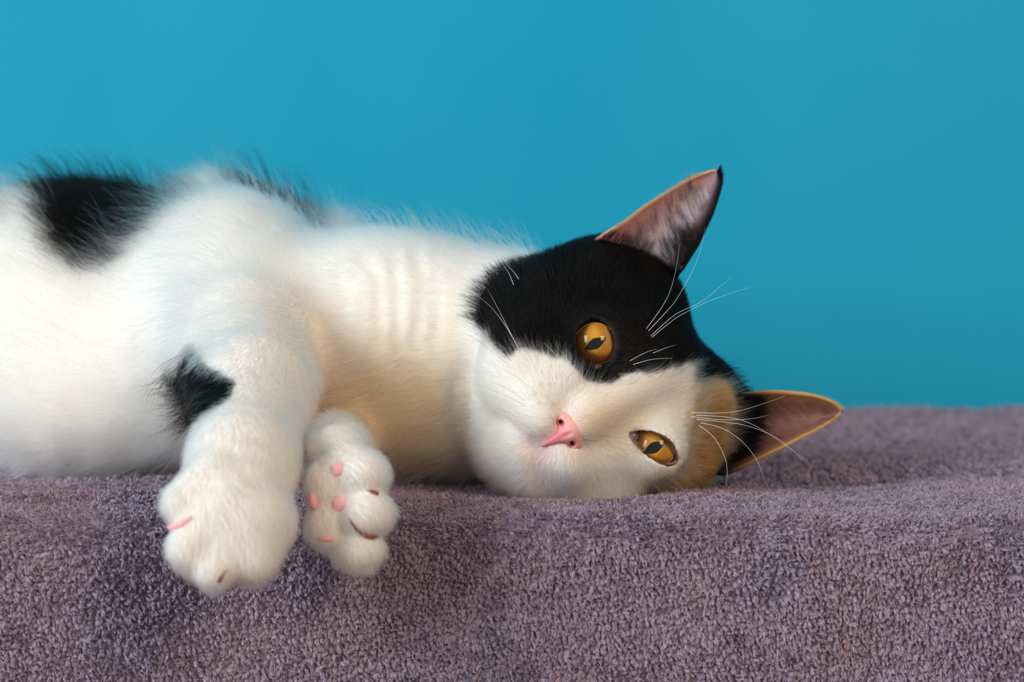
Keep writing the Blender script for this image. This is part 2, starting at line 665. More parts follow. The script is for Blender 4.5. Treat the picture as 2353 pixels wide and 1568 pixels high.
# ------------------------------------------------------------------ coat colours (linear) by where a hair stands
WHITE = np.array([0.90, 0.875, 0.82])
CREAM = np.array([0.78, 0.62, 0.42])
BLACK = np.array([0.005, 0.0044, 0.0046])
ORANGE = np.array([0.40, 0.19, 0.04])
TAN = np.array([0.66, 0.47, 0.25])
PINK = np.array([0.80, 0.42, 0.43])
BLACK_HEAD = [(1092, 690), (1112, 650), (1150, 610), (1215, 588), (1240, 540), (1240, 300), (1700, 300), (1640, 640),
              (1660, 800), (1745, 850), (1800, 900), (1790, 1040), (1800, 1200), (1676, 1200), (1672, 1085), (1690, 1040), (1680, 990), (1695, 930),
              (1675, 885), (1640, 868), (1606, 884), (1590, 868), (1603, 838), (1572, 838), (1530, 850), (1480, 855), (1440, 868), (1400, 884),
              (1368, 880), (1340, 868), (1318, 845), (1290, 822), (1240, 815), (1190, 800), (1160, 818), (1130, 790), (1098, 748)]
ORANGE_HEAD = [(1612, 880), (1640, 868), (1675, 885), (1700, 930), (1685, 990), (1695, 1040), (1672, 1100), (1640, 1180),
               (1480, 1180), (1492, 1128), (1500, 1112), (1545, 1090), (1570, 1060), (1590, 1010), (1596, 950)]
LEG_PATCH = [(425, 802), (448, 798), (470, 830), (500, 855), (545, 880), (530, 915), (490, 945), (462, 965), (440, 1000), (430, 985), (418, 940), (404, 890), (406, 840)]
BACK_PATCH = [(75, 300), (440, 300), (432, 450), (375, 490), (315, 545), (245, 608), (180, 625), (130, 585), (102, 520), (88, 450)]


def coat(P, head, stray=None):
    """hair colour for root points P; head: weight 0..1 that the point belongs to the head"""
    x, y, d = to_px(P)
    c = np.tile(WHITE, (len(P), 1))
    jit = (vnoise(P, 2.2, 3) - 0.5) * 26
    jit2 = (vnoise(P, 2.2, 9) - 0.5) * 26
    xj, yj = x + jit, y + jit2

    def mix(w, col):
        nonlocal c
        c = c * (1 - w[:, None]) + col * w[:, None]
    hd = head > 0.5
    # cream and tan shading of the coat round the nose, and on the forehead side
    mix(0.75 * hd * np.exp(-((x - 1395) ** 2 + (y - 965) ** 2) / (2 * 48.0 ** 2)), CREAM)
    mix(0.15 * hd * np.exp(-((x - 1420) ** 2 + (y - 1050) ** 2) / (2 * 60.0 ** 2)), CREAM)
    sx = 0 if stray is None else stray[:, 0]
    sy = 0 if stray is None else stray[:, 1]
    od = poly_sd(xj + sx * 30, yj + sy * 22, ORANGE_HEAD)
    mix(hd * np.clip(0.55 - od / 45, 0, 0.8) * (od > 0), TAN)
    mix(hd * (od <= 0) * 1.0, TAN * 0.75)
    o2 = hd * np.clip(-od / 38, 0, 1)
    mix(o2, ORANGE * (0.6 + 0.8 * vnoise(P, 3.0, 5))[:, None])
    mix(hd * np.clip(-od / 25, 0, 1) * np.exp(-((x - 1655) ** 2 + (y - 990) ** 2) / (2 * 45.0 ** 2)) * 0.6, ORANGE * 0.25)
    if stray is not None:
        pale_ = hd * (od <= 10) * (np.abs(stray[:, 0]) > 0.85) * 0.8
        mix(pale_, TAN)
        mix(hd * (od <= 0) * (stray[:, 1] > 1.1) * 0.6, ORANGE * 0.2)
    bd = poly_sd(xj * 0.65 + x * 0.35 + sx * 5, yj * 0.65 + y * 0.35 + sy * 5, BLACK_HEAD)
    mix(hd * np.clip(0.5 - bd / 8, 0, 1), BLACK)
    mix(0.75 * hd * np.exp(-((x - 1308) ** 2 + (y - 985) ** 2) / (2 * 26.0 ** 2)), PINK)
    # pink skin near the mouth corner where the hair is thin
    mix(0.45 * hd * np.exp(-((x - 1245) ** 2 + (y - 1035) ** 2) / (2 * 22.0 ** 2)), PINK)
    mix(0.42 * hd * np.exp(-(((x - 1238) / 18.0) ** 2 + ((y - 1080) / 46.0) ** 2) / 2), PINK * 0.85)  # mouth crease: pink skin plus its shadow line, painted into the coat
    mix(0.2 * hd * np.exp(-(((x - 1205) / 40.0) ** 2 + ((y - 1010) / 26.0) ** 2) / 2), PINK)
    for (vx, vy) in ((1243, 884), (1262, 884), (1228, 906), (1256, 908), (1240, 926), (1270, 930)):
        mix(0.4 * hd * np.exp(-((x - vx) ** 2 + (y - vy) ** 2) / (2 * 4.5 ** 2)), CREAM * 0.35)
    bod = head <= 0.5
    mix(bod * np.clip(1.5 * np.exp(-((x - 890) / 215.0) ** 2 - ((y - 985) / 175.0) ** 2), 0, 1) * np.clip((d - 49.5) / 1.5, 0, 1), CREAM)  # warm shade on the white chest, put into the coat as cream
    ld = poly_sd(x + jit * 0.4, y + jit2 * 0.4, LEG_PATCH)
    mix(bod * np.clip(0.5 - ld / 8, 0, 1), BLACK)
    if stray is not None:
        x, y = x + stray[:, 0] * 16, y + stray[:, 1] * 16
        mix(bod * (c[:, 0] < 0.1) * (stray[:, 0] > 1.2) * 0.5, np.array([0.16, 0.15, 0.14]))
    kd = poly_sd(x + jit * 1.4, y + jit2 * 1.4, BACK_PATCH)
    mix(bod * np.clip(0.5 - kd / 16, 0, 1), BLACK)
    # black saddle on the far side of the back, orange further along
    mix(bod * np.clip((d - 65.2) / 0.6, 0, 1) * np.clip((x - 520) / 40, 0, 1) * np.clip((770 - x) / 40, 0, 1), BLACK)
    mix(bod * np.clip((30 - x) / 25, 0, 1) * np.clip((520 - y) / 30, 0, 1), np.array([0.45, 0.2, 0.08]))
    return c


def part_fields(P):
    """flow, length, lift and head weight at surface points"""
    w_all, fl, ln, lf, hd = 0, 0, 0, 0, 0
    q = W2L(P)
    hf = norm(P - L2W(0, -2.2, 0.75))
    for el, _ in LIDS:
        r = norm(P - L2W(*(W2L(el) + np.array([0, -0.1, 0.5]))))
        dd = np.linalg.norm(P - el, axis=1)
        hf = hf + r * (1.6 * np.exp(-np.maximum(dd - 1.2, 0) / 0.25))[:, None]
    hf = norm(hf)
    for p in PRIMS:
        if p['op'] != '+':
            continue
        d = p['fn'](P)
        w = np.exp(-np.clip(d, -1, 30) / 0.30) + 1e-12
        f = hf if p['tag'] == 'head' else np.asarray(p['flow'], dtype=float)[None, :]
        w_all = w_all + w
        fl = fl + w[:, None] * f
        ln = ln + w * p['length']
        lf = lf + w * p['lift']
        hd = hd + w * (p['tag'] == 'head')
    return norm(fl / w_all[:, None]), ln / w_all, lf / w_all, hd / w_all


# ------------------------------------------------------------------ cat objects
cat = bpy.data.objects.new('cat', None)
COL.objects.link(cat)
cat['label'] = 'white cat with black and orange patches lying on its side on the purple blanket'
cat['category'] = 'cat'

B_flow, B_len, B_lift, B_head = part_fields(BV)
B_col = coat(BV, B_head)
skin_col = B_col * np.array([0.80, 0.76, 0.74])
body = mesh_obj('body', BV, BF, [skin_mat('cat_skin')], cat, cols=skin_col)


def nose_mask(P):
    q = W2L(P)
    return ((q[:, 0]) / 0.60) ** 2 + ((q[:, 1] + 2.22) / 0.34) ** 2 < 1


# ---- fur
tri = np.concatenate([BF[:, [0, 1, 2]], BF[:, [0, 2, 3]]])
ta, tb, tc_ = BV[tri[:, 0]], BV[tri[:, 1]], BV[tri[:, 2]]
area = 0.5 * np.linalg.norm(np.cross(tb - ta, tc_ - ta), axis=1)
cen = (ta + tb + tc_) / 3
view = norm(CAM - cen)
facing = (BN[tri[:, 0]] * view).sum(1)
dens = np.where(facing > -0.35, 1.0, 0.10)
tx, ty, td = to_px(cen)
dens = dens * np.where((tx < -140), 0.12, 1.0)
hd_t = B_head[tri[:, 0]]
dens = dens * (0.65 + 1.0 * hd_t)
dens = dens * np.where(B_len[tri[:, 0]] < 0.5, 1.45, 1.0)
NF = 260000
pr = area * dens
pick = rng.choice(len(tri), NF, p=pr / pr.sum())
r1, r2 = rng.random(NF), rng.random(NF)
su = np.sqrt(r1)
bw = np.stack([1 - su, su * (1 - r2), su * r2], axis=1)


def interp(arr):
    a = arr[tri[pick]]
    if a.ndim == 2:
        return (a * bw).sum(1)
    return (a * bw[:, :, None]).sum(1)


root = interp(BV)
nrm = norm(interp(BN))
flow = norm(interp(B_flow))
flen = interp(B_len)
flift = interp(B_lift)
fhead = interp(B_head)
keep = ~(nose_mask(root) & (fhead > 0.5))
for E, poly in LIDS:
    q = W2L(root)
    near = np.linalg.norm(root - E, axis=1) < 1.7
    keep &= ~(near & (poly_sd(q[:, 0], q[:, 1], poly) < 0.05))
root, nrm, flow, flen, flift, fhead = [a[keep] for a in (root, nrm, flow, flen, flift, fhead)]


def grow(root, nrm, flow, length, lift, K=6, wild=0.12, clump=0.35, cell=0.35, gravity=0.0):
    N = len(root)
    tang = norm(flow - (flow * nrm).sum(1, keepdims=True) * nrm)
    # clump centres on a jittered lattice
    base = np.floor(root / cell)
    cc = (base + 0.5 + 0.4 * (np.stack([hash3(base[:, 0], base[:, 1], base[:, 2], s) for s in (1, 2, 3)], axis=1) * 2 - 1)) * cell
    pull = cc - root
    pull = pull - (pull * nrm).sum(1, keepdims=True) * nrm
    sc = np.clip((length - 0.2) / 0.7, 0.12, 1.0)[:, None]
    wob = vecnoise(root, 1.4, 11) * 0.22 * sc + rng.normal(0, wild, (N, 3))
    pts = np.zeros((N, K, 3))
    pts[:, 0] = root - nrm * 0.03
    seg = length / (K - 1)
    for i in range(1, K):
        t = i / (K - 1)
        ln_ = (lift * (1.55 - 1.0 * t))[:, None]
        dirv = tang * (1 - ln_ * 0.6) + nrm * ln_ + wob * (0.5 + 0.7 * t) + np.array([0, 0, -gravity * t])
        dirv = norm(dirv)
        pts[:, i] = pts[:, i - 1] + dirv * seg[:, None]
    tt = (np.linspace(0, 1, K) ** 1.5)[None, :, None]
    pts = pts + pull[:, None, :] * clump * sc[:, :, None] ** 1.5 * tt
    return pts


lenr = flen * (0.65 + 0.55 * rng.random(len(root))) * (0.8 + 0.4 * vnoise(root, 1.1, 21))
long = (rng.random(len(root)) < 0.08) & (fhead < 0.4) & (flen > 0.8)
lenr[long] *= 1.65
flift2 = flift + long * 0.42
# white hairs that lie over the edge of the black face patch
rx_, ry_, _ = to_px(root)
edge_d = poly_sd(rx_, ry_, BLACK_HEAD)
over = (fhead > 0.5) & (edge_d > 1) & (edge_d < 22) & (ry_ > 560) & (rng.random(len(root)) < 0.22)
lenr[over] = 0.55 + 0.35 * rng.random(over.sum())
flift2[over] += 0.05
# pale hairs fanning out over the orange patch beside the lower eye
edge_o = poly_sd(rx_, ry_, ORANGE_HEAD)
fan = (fhead > 0.5) & (edge_o > -34) & (edge_o < 34) & (rng.random(len(root)) < 0.13)
lenr[fan] = 0.55 + 0.45 * rng.random(fan.sum())
flift2[fan] += 0.07
pts = grow(root, nrm, flow, lenr, flift2)
K = pts.shape[1]
wr = np.where(fhead > 0.5, 0.0042, 0.0052) * (0.8 + 0.5 * rng.random(len(root)))
prof = np.array([1.0, 1.0, 0.9, 0.75, 0.5, 0.15])
rad = wr[:, None] * prof[None, :]
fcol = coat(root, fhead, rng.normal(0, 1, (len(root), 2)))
pale_fan = fan & (edge_o > -20) & (edge_d > 4)
fcol[pale_fan] = fcol[pale_fan] * 0.3 + np.array([0.76, 0.58, 0.36]) * 0.7
dark_fan = fan & (edge_o > 4) & (edge_d > 4) & (rng.random(len(root)) < 0.35)
fcol[dark_fan] = TAN * 0.8
fcol = fcol * (0.80 + 0.20 * rng.random(len(root)) ** 0.7)[:, None]
FUR = [(pts, rad, fcol)]
fur_mat = hair_mat('cat_hair')

# ---- eyes
iris_m, nt, b = new_mat('amber_iris')
tcn = nt.nodes.new('ShaderNodeTexCoord')
sep = nt.nodes.new('ShaderNodeVectorMath')
sep.operation = 'LENGTH'
ns = nt.nodes.new('ShaderNodeTexNoise')
ns.inputs['Scale'].default_value = 900
ns.inputs['Detail'].default_value = 3
ad = nt.nodes.new('ShaderNodeMath')
ad.operation = 'MULTIPLY_ADD'
ad.inputs[1].default_value = 0.0016
rp = nt.nodes.new('ShaderNodeValToRGB')
mr = nt.nodes.new('ShaderNodeMapRange')
mr.inputs[1].default_value = 0.0
mr.inputs[2].default_value = 0.0084
e_ = rp.color_ramp.elements
e_[0].position = 0.0
e_[0].color = (0.34, 0.24, 0.03, 1)
e_[1].position = 1.0
e_[1].color = (0.62, 0.28, 0.006, 1)
e2 = rp.color_ramp.elements.new(0.45)
e2.color = (0.70, 0.40, 0.04, 1)
e3 = rp.color_ramp.elements.new(0.8)
e3.color = (0.74, 0.37, 0.012, 1)
nt.links.new(tcn.outputs['Object'], sep.inputs[0])
nt.links.new(tcn.outputs['Object'], ns.inputs['Vector'])
nt.links.new(ns.outputs[0], ad.inputs[0])
nt.links.new(sep.outputs['Value'], ad.inputs[2])
nt.links.new(ad.outputs[0], mr.inputs[0])
nt.links.new(mr.outputs[0], rp.inputs[0])
nt.links.new(rp.outputs[0], b.inputs['Base Color'])
b.inputs['Roughness'].default_value = 0.5
pupil_m = plain('pupil_black', (0.003, 0.004, 0.005), 0.3)
ball_m = plain('eyeball_brown', tuple(srgb(92, 66, 74)), 0.25, 0.5)
cor_m = bpy.data.materials.new('clear_cornea')
cor_m.use_nodes = True
nt = cor_m.node_tree
nt.nodes.clear()
o_ = nt.nodes.new('ShaderNodeOutputMaterial')
g_ = nt.nodes.new('ShaderNodeBsdfGlossy')
g_.inputs['Roughness'].default_value = 0.03
t_ = nt.nodes.new('ShaderNodeBsdfTransparent')
f_ = nt.nodes.new('ShaderNodeFresnel')
f_.inputs['IOR'].default_value = 1.40
m_ = nt.nodes.new('ShaderNodeMixShader')
nt.links.new(f_.outputs[0], m_.inputs[0])
nt.links.new(t_.outputs[0], m_.inputs[1])
nt.links.new(g_.outputs[0], m_.inputs[2])
nt.links.new(m_.outputs[0], o_.inputs['Surface'])


def dome(rmax, fz, nr=14, na=40):
    V = [(0, 0, fz(0.0))]
    F = []
    for i in range(1, nr + 1):
        r = rmax * i / nr
        for j in range(na):
            a = 2 * math.pi * j / na
            V.append((r * math.cos(a), r * math.sin(a), fz(r)))
    for j in range(na):
        F.append((0, 1 + j, 1 + (j + 1) % na))
    for i in range(nr - 1):
        for j in range(na):
            p = 1 + i * na
            q = p + na
            F.append((p + j, q + j, q + (j + 1) % na, p + (j + 1) % na))
    return np.array(V), F


def uv_sphere(r, nr=20, na=32):
    V = [(0, 0, r)]
    for i in range(1, nr):
        th = math.pi * i / nr
        for j in range(na):
            a = 2 * math.pi * j / na
            V.append((r * math.sin(th) * math.cos(a), r * math.sin(th) * math.sin(a), r * math.cos(th)))
    V.append((0, 0, -r))
    F = [(0, 1 + j, 1 + (j + 1) % na) for j in range(na)]
    for i in range(nr - 2):
        p = 1 + i * na
        q = p + na
        F += [(p + j, q + j, q + (j + 1) % na, p + (j + 1) % na) for j in range(na)]
    p = 1 + (nr - 2) * na
    F += [(p + (j + 1) % na, p + j, len(V) - 1) for j in range(na)]
    return np.array(V), F


def tube(path, radii, ns=8, closed=False):
    path = np.asarray(path, dtype=float)
    n = len(path)
    radii = np.broadcast_to(np.asarray(radii, dtype=float), (n,))
    if closed:
        tg = norm(np.roll(path, -1, 0) - np.roll(path, 1, 0))
    else:
        tg = norm(np.gradient(path, axis=0))
    ref = np.array([0.13, 0.97, 0.21])
    u = norm(np.cross(tg, ref))
    v = np.cross(tg, u)
    V, F = [], []
    for i in range(n):
        for j in range(ns):
            a = 2 * math.pi * j / ns
            V.append(path[i] + radii[i] * (math.cos(a) * u[i] + math.sin(a) * v[i]))
    m = n if closed else n - 1
    for i in range(m):
        p, q = i * ns, ((i + 1) % n) * ns
        for j in range(ns):
            F.append((p + j, p + (j + 1) % ns, q + (j + 1) % ns, q + j))
    if not closed:
        F.append(tuple(range(ns))[::-1])
        F.append(tuple((n - 1) * ns + j for j in range(ns)))
    return np.array(V), F


def eye(E, look, lid_col, poly, label):
    """eye: gaze axis look (world), slit along head axis B"""
    root_ = bpy.data.objects.new('eye', None)
    COL.objects.link(root_)
    root_.parent = cat
    z = norm(look)
    yv = norm(HB - (HB @ z) * z)
    xv = np.cross(yv, z)
    R = np.stack([xv, yv, z], axis=1)
    M = Matrix([[*R[0], E[0] * CM], [*R[1], E[1] * CM], [*R[2], E[2] * CM], [0, 0, 0, 1]])
    root_.matrix_world = M
    root_['label'] = label
    V, F = uv_sphere(EYE_R)
    # flatten the front so that iris and pupil sit behind the cornea
    rr = np.hypot(V[:, 0], V[:, 1])
    V[:, 2] = np.where((V[:, 2] > 0) & (rr < 0.70), np.minimum(V[:, 2], 0.70), V[:, 2])
    mesh_obj('eyeball', V, F, [ball_m], root_)
    V, F = dome(0.70, lambda r: 0.77 + 0.10 * (1 - (r / 0.70) ** 2))
    mesh_obj('iris', V, F, [iris_m], root_)
    # pupil: a pointed slit, slightly proud of the iris
    pv = [(0, 0, 0.885)]
    n = 24
    hl, hw = 0.42, 0.185
    for i in range(n):
        a = 2 * math.pi * i / n
        y = hl * math.sin(a)
        x = hw * np.sign(math.cos(a)) * (max(0.0, 1 - (abs(y) / hl) ** 1.5))
        pv.append((x, y, 0.778 + 0.10 * (1 - (math.hypot(x, y) / 0.70) ** 2)))
    pf = [(0, 1 + i, 1 + (i + 1) % n) for i in range(n)]
    mesh_obj('pupil', pv, pf, [pupil_m], root_)
    V, F = dome(0.76, lambda r: 0.66 + math.sqrt(max(0.0, 0.86 ** 2 - r * r)) - math.sqrt(0.86 ** 2 - 0.76 ** 2))
    mesh_obj('cornea', V, F, [cor_m], root_)
    return root_


eye(EYE_UP, norm(CAM - EYE_UP) + np.array([0.02, 0, 0.0]), None, None, 'wide open amber eye in black fur')
eye(EYE_LO, norm(CAM - EYE_LO) + np.array([0.02, 0, 0.0]), None, None, 'half closed amber eye in white fur')
rim_cols = [tuple(srgb(30, 24, 28)), tuple(srgb(92, 60, 52))]
for (E, poly), rc, nm in zip(LIDS, rim_cols, ('black', 'pink')):
    el = W2L(E)
    sp = smooth_closed(poly, 72)
    Rl = 1.16
    path = []
    for (a, b_) in sp:
        rr = min(math.hypot(a - el[0], b_ - el[1]), 1.02)
        path.append(L2W(a, b_, el[2] + math.sqrt(Rl * Rl - rr * rr)))
    V, F = tube(path, 0.038, 10, closed=True)
    mesh_obj('eyelid_rim', V, F, [plain('eyelid_skin_' + nm, rc, 0.55, 0.3)], cat)

for (px_, py_, d_, r_, c_) in ((1368, 850, 52.60, (0.40, 0.24, 0.24), (112, 92, 106)), (1450, 1003, 52.58, (0.32, 0.30, 0.28), (104, 74, 80))):
    V, F = uv_sphere(1.0, 12, 20)
    V = V * np.array(r_) + W(px_, py_, d_ + 0.12)
    mesh_obj('third_eyelid', V, F, [plain('third_eyelid_skin', tuple(srgb(*c_)), 0.3, 0.5)], cat)

# ---- nose leather
NP = []
save = PRIMS
PRIMS = NP
nk = dict(tag='nose')
hell((0, -2.06, 0.98), (0.52, 0.38, 0.42), k=0.2, **nk)
hell((-0.48, -2.17, 0.84), (0.25, 0.22, 0.34), k=0.25, **nk)
hell((0.48, -2.17, 0.84), (0.25, 0.22, 0.34), k=0.25, **nk)
hcap((0, -2.25, 1.16), (0, -2.78, 1.10), 0.26, 0.10, k=0.25, **nk)
for sgn in (-1, 1):
    hcap((sgn * 0.33, -2.30, 1.6), (sgn * 0.41, -2.26, 1.02), 0.12, 0.09, k=0.08, op='-', **nk)
    hcap((sgn * 0.36, -2.28, 1.38), (sgn * 0.80, -2.22, 1.0), 0.06, 0.045, k=0.06, op='-', **nk)
hcap((0, -2.12, 1.50), (0, -2.85, 1.27), 0.03, 0.05, k=0.12, op='-', **nk)
hcap((0, -2.75, 1.06), (0, -3.15, 1.02), 0.10, 0.05, k=0.15, **nk)
NV, NFc = mesh_from_prims(NP, 0.035, pad=0.15)
nf = lambda P: None


def nsdf(P):
    d = np.full(P.shape[:-1], 5.0)
    for p in NP:
        d = blend(d, p['fn'](P), p['k'], p['op'])
    return d


PRIMS = save
ngr = grad(NV, nsdf, 0.02)
NV = NV - ngr * np.clip(nsdf(NV), -0.02, 0.02)[:, None]
nm_, nt, b = new_mat('pink_nose_leather')
at = nt.nodes.new('ShaderNodeAttribute')
at.attribute_name = 'coat'
nt.links.new(at.outputs['Color'], b.inputs['Base Color'])
nz = nt.nodes.new('ShaderNodeTexNoise')
nz.inputs['Scale'].default_value = 1500
bpn = nt.nodes.new('ShaderNodeBump')
bpn.inputs['Strength'].default_value = 0.25
bpn.inputs['Distance'].default_value = 0.0004
nt.links.new(nz.outputs[0], bpn.inputs['Height'])
nt.links.new(bpn.outputs[0], b.inputs['Normal'])
b.inputs['Roughness'].default_value = 0.42
b.inputs['Subsurface Weight'].default_value = 0.25
b.inputs['Subsurface Radius'].default_value = (1.0, 0.3, 0.25)
b.inputs['Subsurface Scale'].default_value = 0.0012
nb_ = np.clip((W2L(NV)[:, 1] + 2.9) / 0.9, 0, 1)
ncol = lerp_cols(nb_, [(0, (212, 112, 128)), (0.35, (220, 120, 132)), (0.7, (228, 148, 148)), (1, (232, 172, 164))])
nose = mesh_obj('nose', NV, NFc, [nm_], cat, cols=ncol)
nostril_m = plain('nostril_dark', tuple(srgb(52, 14, 18)), 0.6, 0.2)  # dark plugs standing in for the shade inside the nostrils
for sgn in (-1, 1):
    V, F = uv_sphere(1.0, 8, 14)
    V = (V * np.array([0.15, 0.12, 0.06])) @ HR.T + L2W(sgn * 0.40, -2.295, 0.90)
    mesh_obj('nostril_shade', V, F, [nostril_m], nose)
nose['label'] = 'pink nose with two nostrils'

# ---- ears
ear_back = plain('ear_back_fur', tuple(BLACK), 0.8, 0.1)


def ear(Lp, Rp, dl, dr, dt, cup, colfn, label, nu=26, nv=34):
    Ls, Rs = smooth_open(Lp, nv), smooth_open(Rp, nv)
    V, C, UVp = [], [], []
    for i in range(nv):
        v = i / (nv - 1)
        for j in range(nu):
            u = j / (nu - 1)
            p = Ls[i] * (1 - u) + Rs[i] * u
            d = (dl * (1 - u) + dr * u) * (1 - v) + dt * v + cup * math.sin(math.pi * u) ** 0.8 * (1 - v) ** 0.7
            V.append(W(p[0], p[1], d + 1.8 * max(0.0, 1 - v / 0.14)))
            UVp.append((u, v))
    F = []
    for i in range(nv - 1):
        for j in range(nu - 1):
            a = i * nu + j
            F.append((a, a + 1, a + nu + 1, a + nu))
    V = np.array(V)
    UVp = np.array(UVp)
    C = colfn(UVp[:, 0], UVp[:, 1], V)
    o = mesh_obj('ear', V, F, [skin_mat('ear_skin', 0.6), ear_back], cat, cols=C)
    o['label'] = label
    sm = o.modifiers.new('thickness', 'SOLIDIFY')
    sm.thickness = 0.0009
    sm.offset = 0
    sm.material_offset = 1
    sm.material_offset_rim = 0
    G = V.reshape(nv, nu, 3)
    return G


def up_col(u, v, V):
    c = lerp_cols(u, [(0, (200, 150, 122)), (0.05, (188, 130, 116)), (0.14, (190, 132, 138)), (0.4, (186, 156, 166)), (0.66, (160, 134, 144)), (0.85, (92, 70, 76)), (0.93, (22, 18, 22)), (1, (14, 12, 14))])
    dark = np.clip(1 - v / 0.26, 0, 1)[:, None]
    rb = srgb(96, 52, 44) * np.clip(1 - u / 0.45, 0, 1)[:, None] + srgb(20, 16, 18) * np.clip(u / 0.45, 0, 1)[:, None]
    return c * (1 - dark) + rb * dark


def lo_col(u, v, V):
    c = lerp_cols(u, [(0, (215, 165, 105)), (0.1, (185, 130, 90)), (0.2, (150, 108, 92)), (0.5, (142, 102, 98)), (0.85, (130, 84, 86)), (0.95, (150, 105, 80)), (1, (185, 140, 80))])
    dark = np.clip(1 - (v - 0.22) / 0.36, 0, 1)[:, None]
    return c * (1 - dark) + srgb(22, 16, 16) * dark


UPL = [(1352, 560), (1372, 548), (1400, 530), (1436, 508), (1475, 478), (1520, 449), (1565, 422), (1605, 403), (1642, 391)]
UPR = [(1545, 650), (1566, 624), (1586, 592), (1606, 560), (1622, 525), (1638, 490), (1650, 452), (1656, 420), (1650, 392)]
LOL = [(1655, 935), (1690, 908), (1712, 903), (1740, 901), (1780, 899), (1825, 902), (1865, 907), (1900, 917), (1924, 930), (1934, 943)]
LOR = [(1630, 1085), (1655, 1092), (1680, 1086), (1720, 1068), (1760, 1048), (1800, 1028), (1840, 1007), (1878, 988), (1910, 968), (1932, 950)]
GU = ear(UPL, UPR, 54.9, 54.9, 56.6, 1.3, up_col, 'upright ear with pinkish inside and black rim')
GL = ear(LOL, LOR, 55.0, 54.7, 56.2, 1.7, lo_col, 'lower ear with reddish brown inside')


def ear_hair(G, n, u0, u1, v0, v1, dpx, length, colfn, lift=0.2, width=0.0045, outward=None):
    nv, nu, _ = G.shape
    u = u0 + (u1 - u0) * rng.random(n)
    v = v0 + (v1 - v0) * rng.random(n)
    fi, fj = v * (nv - 1.001), u * (nu - 1.001)
    i, j = fi.astype(int), fj.astype(int)
    a, b_ = (fi - i)[:, None], (fj - j)[:, None]
    P = G[i, j] * (1 - a) * (1 - b_) + G[i + 1, j] * a * (1 - b_) + G[i, j + 1] * (1 - a) * b_ + G[i + 1, j + 1] * a * b_
    tu = norm(G[i, j + 1] - G[i, j])
    tv = norm(G[i + 1, j] - G[i, j])
    nr = norm(np.cross(tv, tu))
    nr = np.where(((CAM - P) * nr).sum(1)[:, None] < 0, -nr, nr)
    if outward is not None:
        nr = nr * 0.2 + tu * outward
        nr = norm(nr)
    dirv = dpx[0] * RIGHT[None, :] - dpx[1] * UP[None, :]
    dirv = np.repeat(dirv, n, 0)
    P = P + nr * (0.0 if outward is not None else 0.09)
    pts = grow(P, nr, dirv, length * (0.6 + 0.7 * rng.random(n)), np.full(n, lift), wild=0.10, clump=0.5, cell=0.22)
    rad = width * (0.7 + 0.6 * rng.random(n))[:, None] * prof[None, :]
    FUR.append((pts, rad, colfn(u, v, P, n)))


def pale(u, v, P, n):
    c = np.where((vnoise(P, 9.0, 2) * 0.7 + 0.3 * rng.random(n))[:, None] > 0.36, srgb(214, 198, 206), srgb(84, 64, 70))
    return c * (0.7 + 0.5 * rng.random(n))[:, None]


def dark(u, v, P, n):
    return np.tile(BLACK * 1.3, (n, 1))


def tanc(u, v, P, n):
    return np.tile(srgb(215, 165, 115), (n, 1)) * (0.7 + 0.5 * rng.random(n))[:, None]


def brownpale(u, v, P, n):
    return np.where(rng.random(n)[:, None] > 0.4, srgb(190, 150, 120), srgb(96, 66, 62)) * (0.7 + 0.5 * rng.random(n))[:, None]


ear_hair(GU, 2600, 0.25, 0.85, 0.10, 0.74, (-0.42, -0.9), 0.75, pale)
ear_hair(GU, 500, 0.72, 0.97, 0.0, 0.45, (-0.2, -0.95), 0.7, dark)
ear_hair(GU, 2600, 0.955, 1.0, 0.0, 1.0, (0.25, -0.9), 0.26, dark, lift=0.4, outward=1.0)
ear_hair(GU, 2600, 0.0, 0.02, 0.28, 0.88, (0.75, -0.6), 0.20, tanc, lift=0.35, outward=-1.0, width=0.003)
ear_hair(GU, 700, 0.0, 0.6, 0.0, 0.2, (0.3, -0.9), 0.5, dark)
ear_hair(GL, 900, 0.1, 0.85, 0.25, 0.85, (0.8, 0.75), 0.6, brownpale, width=0.0035)
ear_hair(GL, 2200, 0.0, 0.9, 0.0, 0.35, (0.95, 0.1), 0.55, dark)
ear_hair(GL, 1300, 0.0, 0.03, 0.15, 1.0, (0.9, -0.1), 0.17, tanc, lift=0.35, outward=-1.0, width=0.003)
ear_hair(GL, 800, 0.97, 1.0, 0.3, 1.0, (0.9, 0.1), 0.14, tanc, lift=0.3, outward=1.0, width=0.003)

ap = np.concatenate([f[0] for f in FUR])
ar = np.concatenate([f[1] for f in FUR])
ac = np.concatenate([f[2] for f in FUR])
curves_obj('fur', ap, ar, ac, fur_mat, cat)

# ---- whiskers
wm = plain('whisker_white', (0.80, 0.80, 0.82), 0.35, 0.4)


def whisker(px_pts, d0, d1, r0=0.0078):
    n = 22
    p = smooth_open(px_pts, n)
    ds = d0 + (d1 - d0) * np.linspace(0, 1, n) ** 1.2
    path = np.array([W(p[i, 0], p[i, 1], ds[i]) for i in range(n)])
    rr = r0 * (1 - 0.88 * np.linspace(0, 1, n) ** 1.1)
    V, F = tube(path, rr, 6)
    mesh_obj('whisker', V, F, [wm], cat)


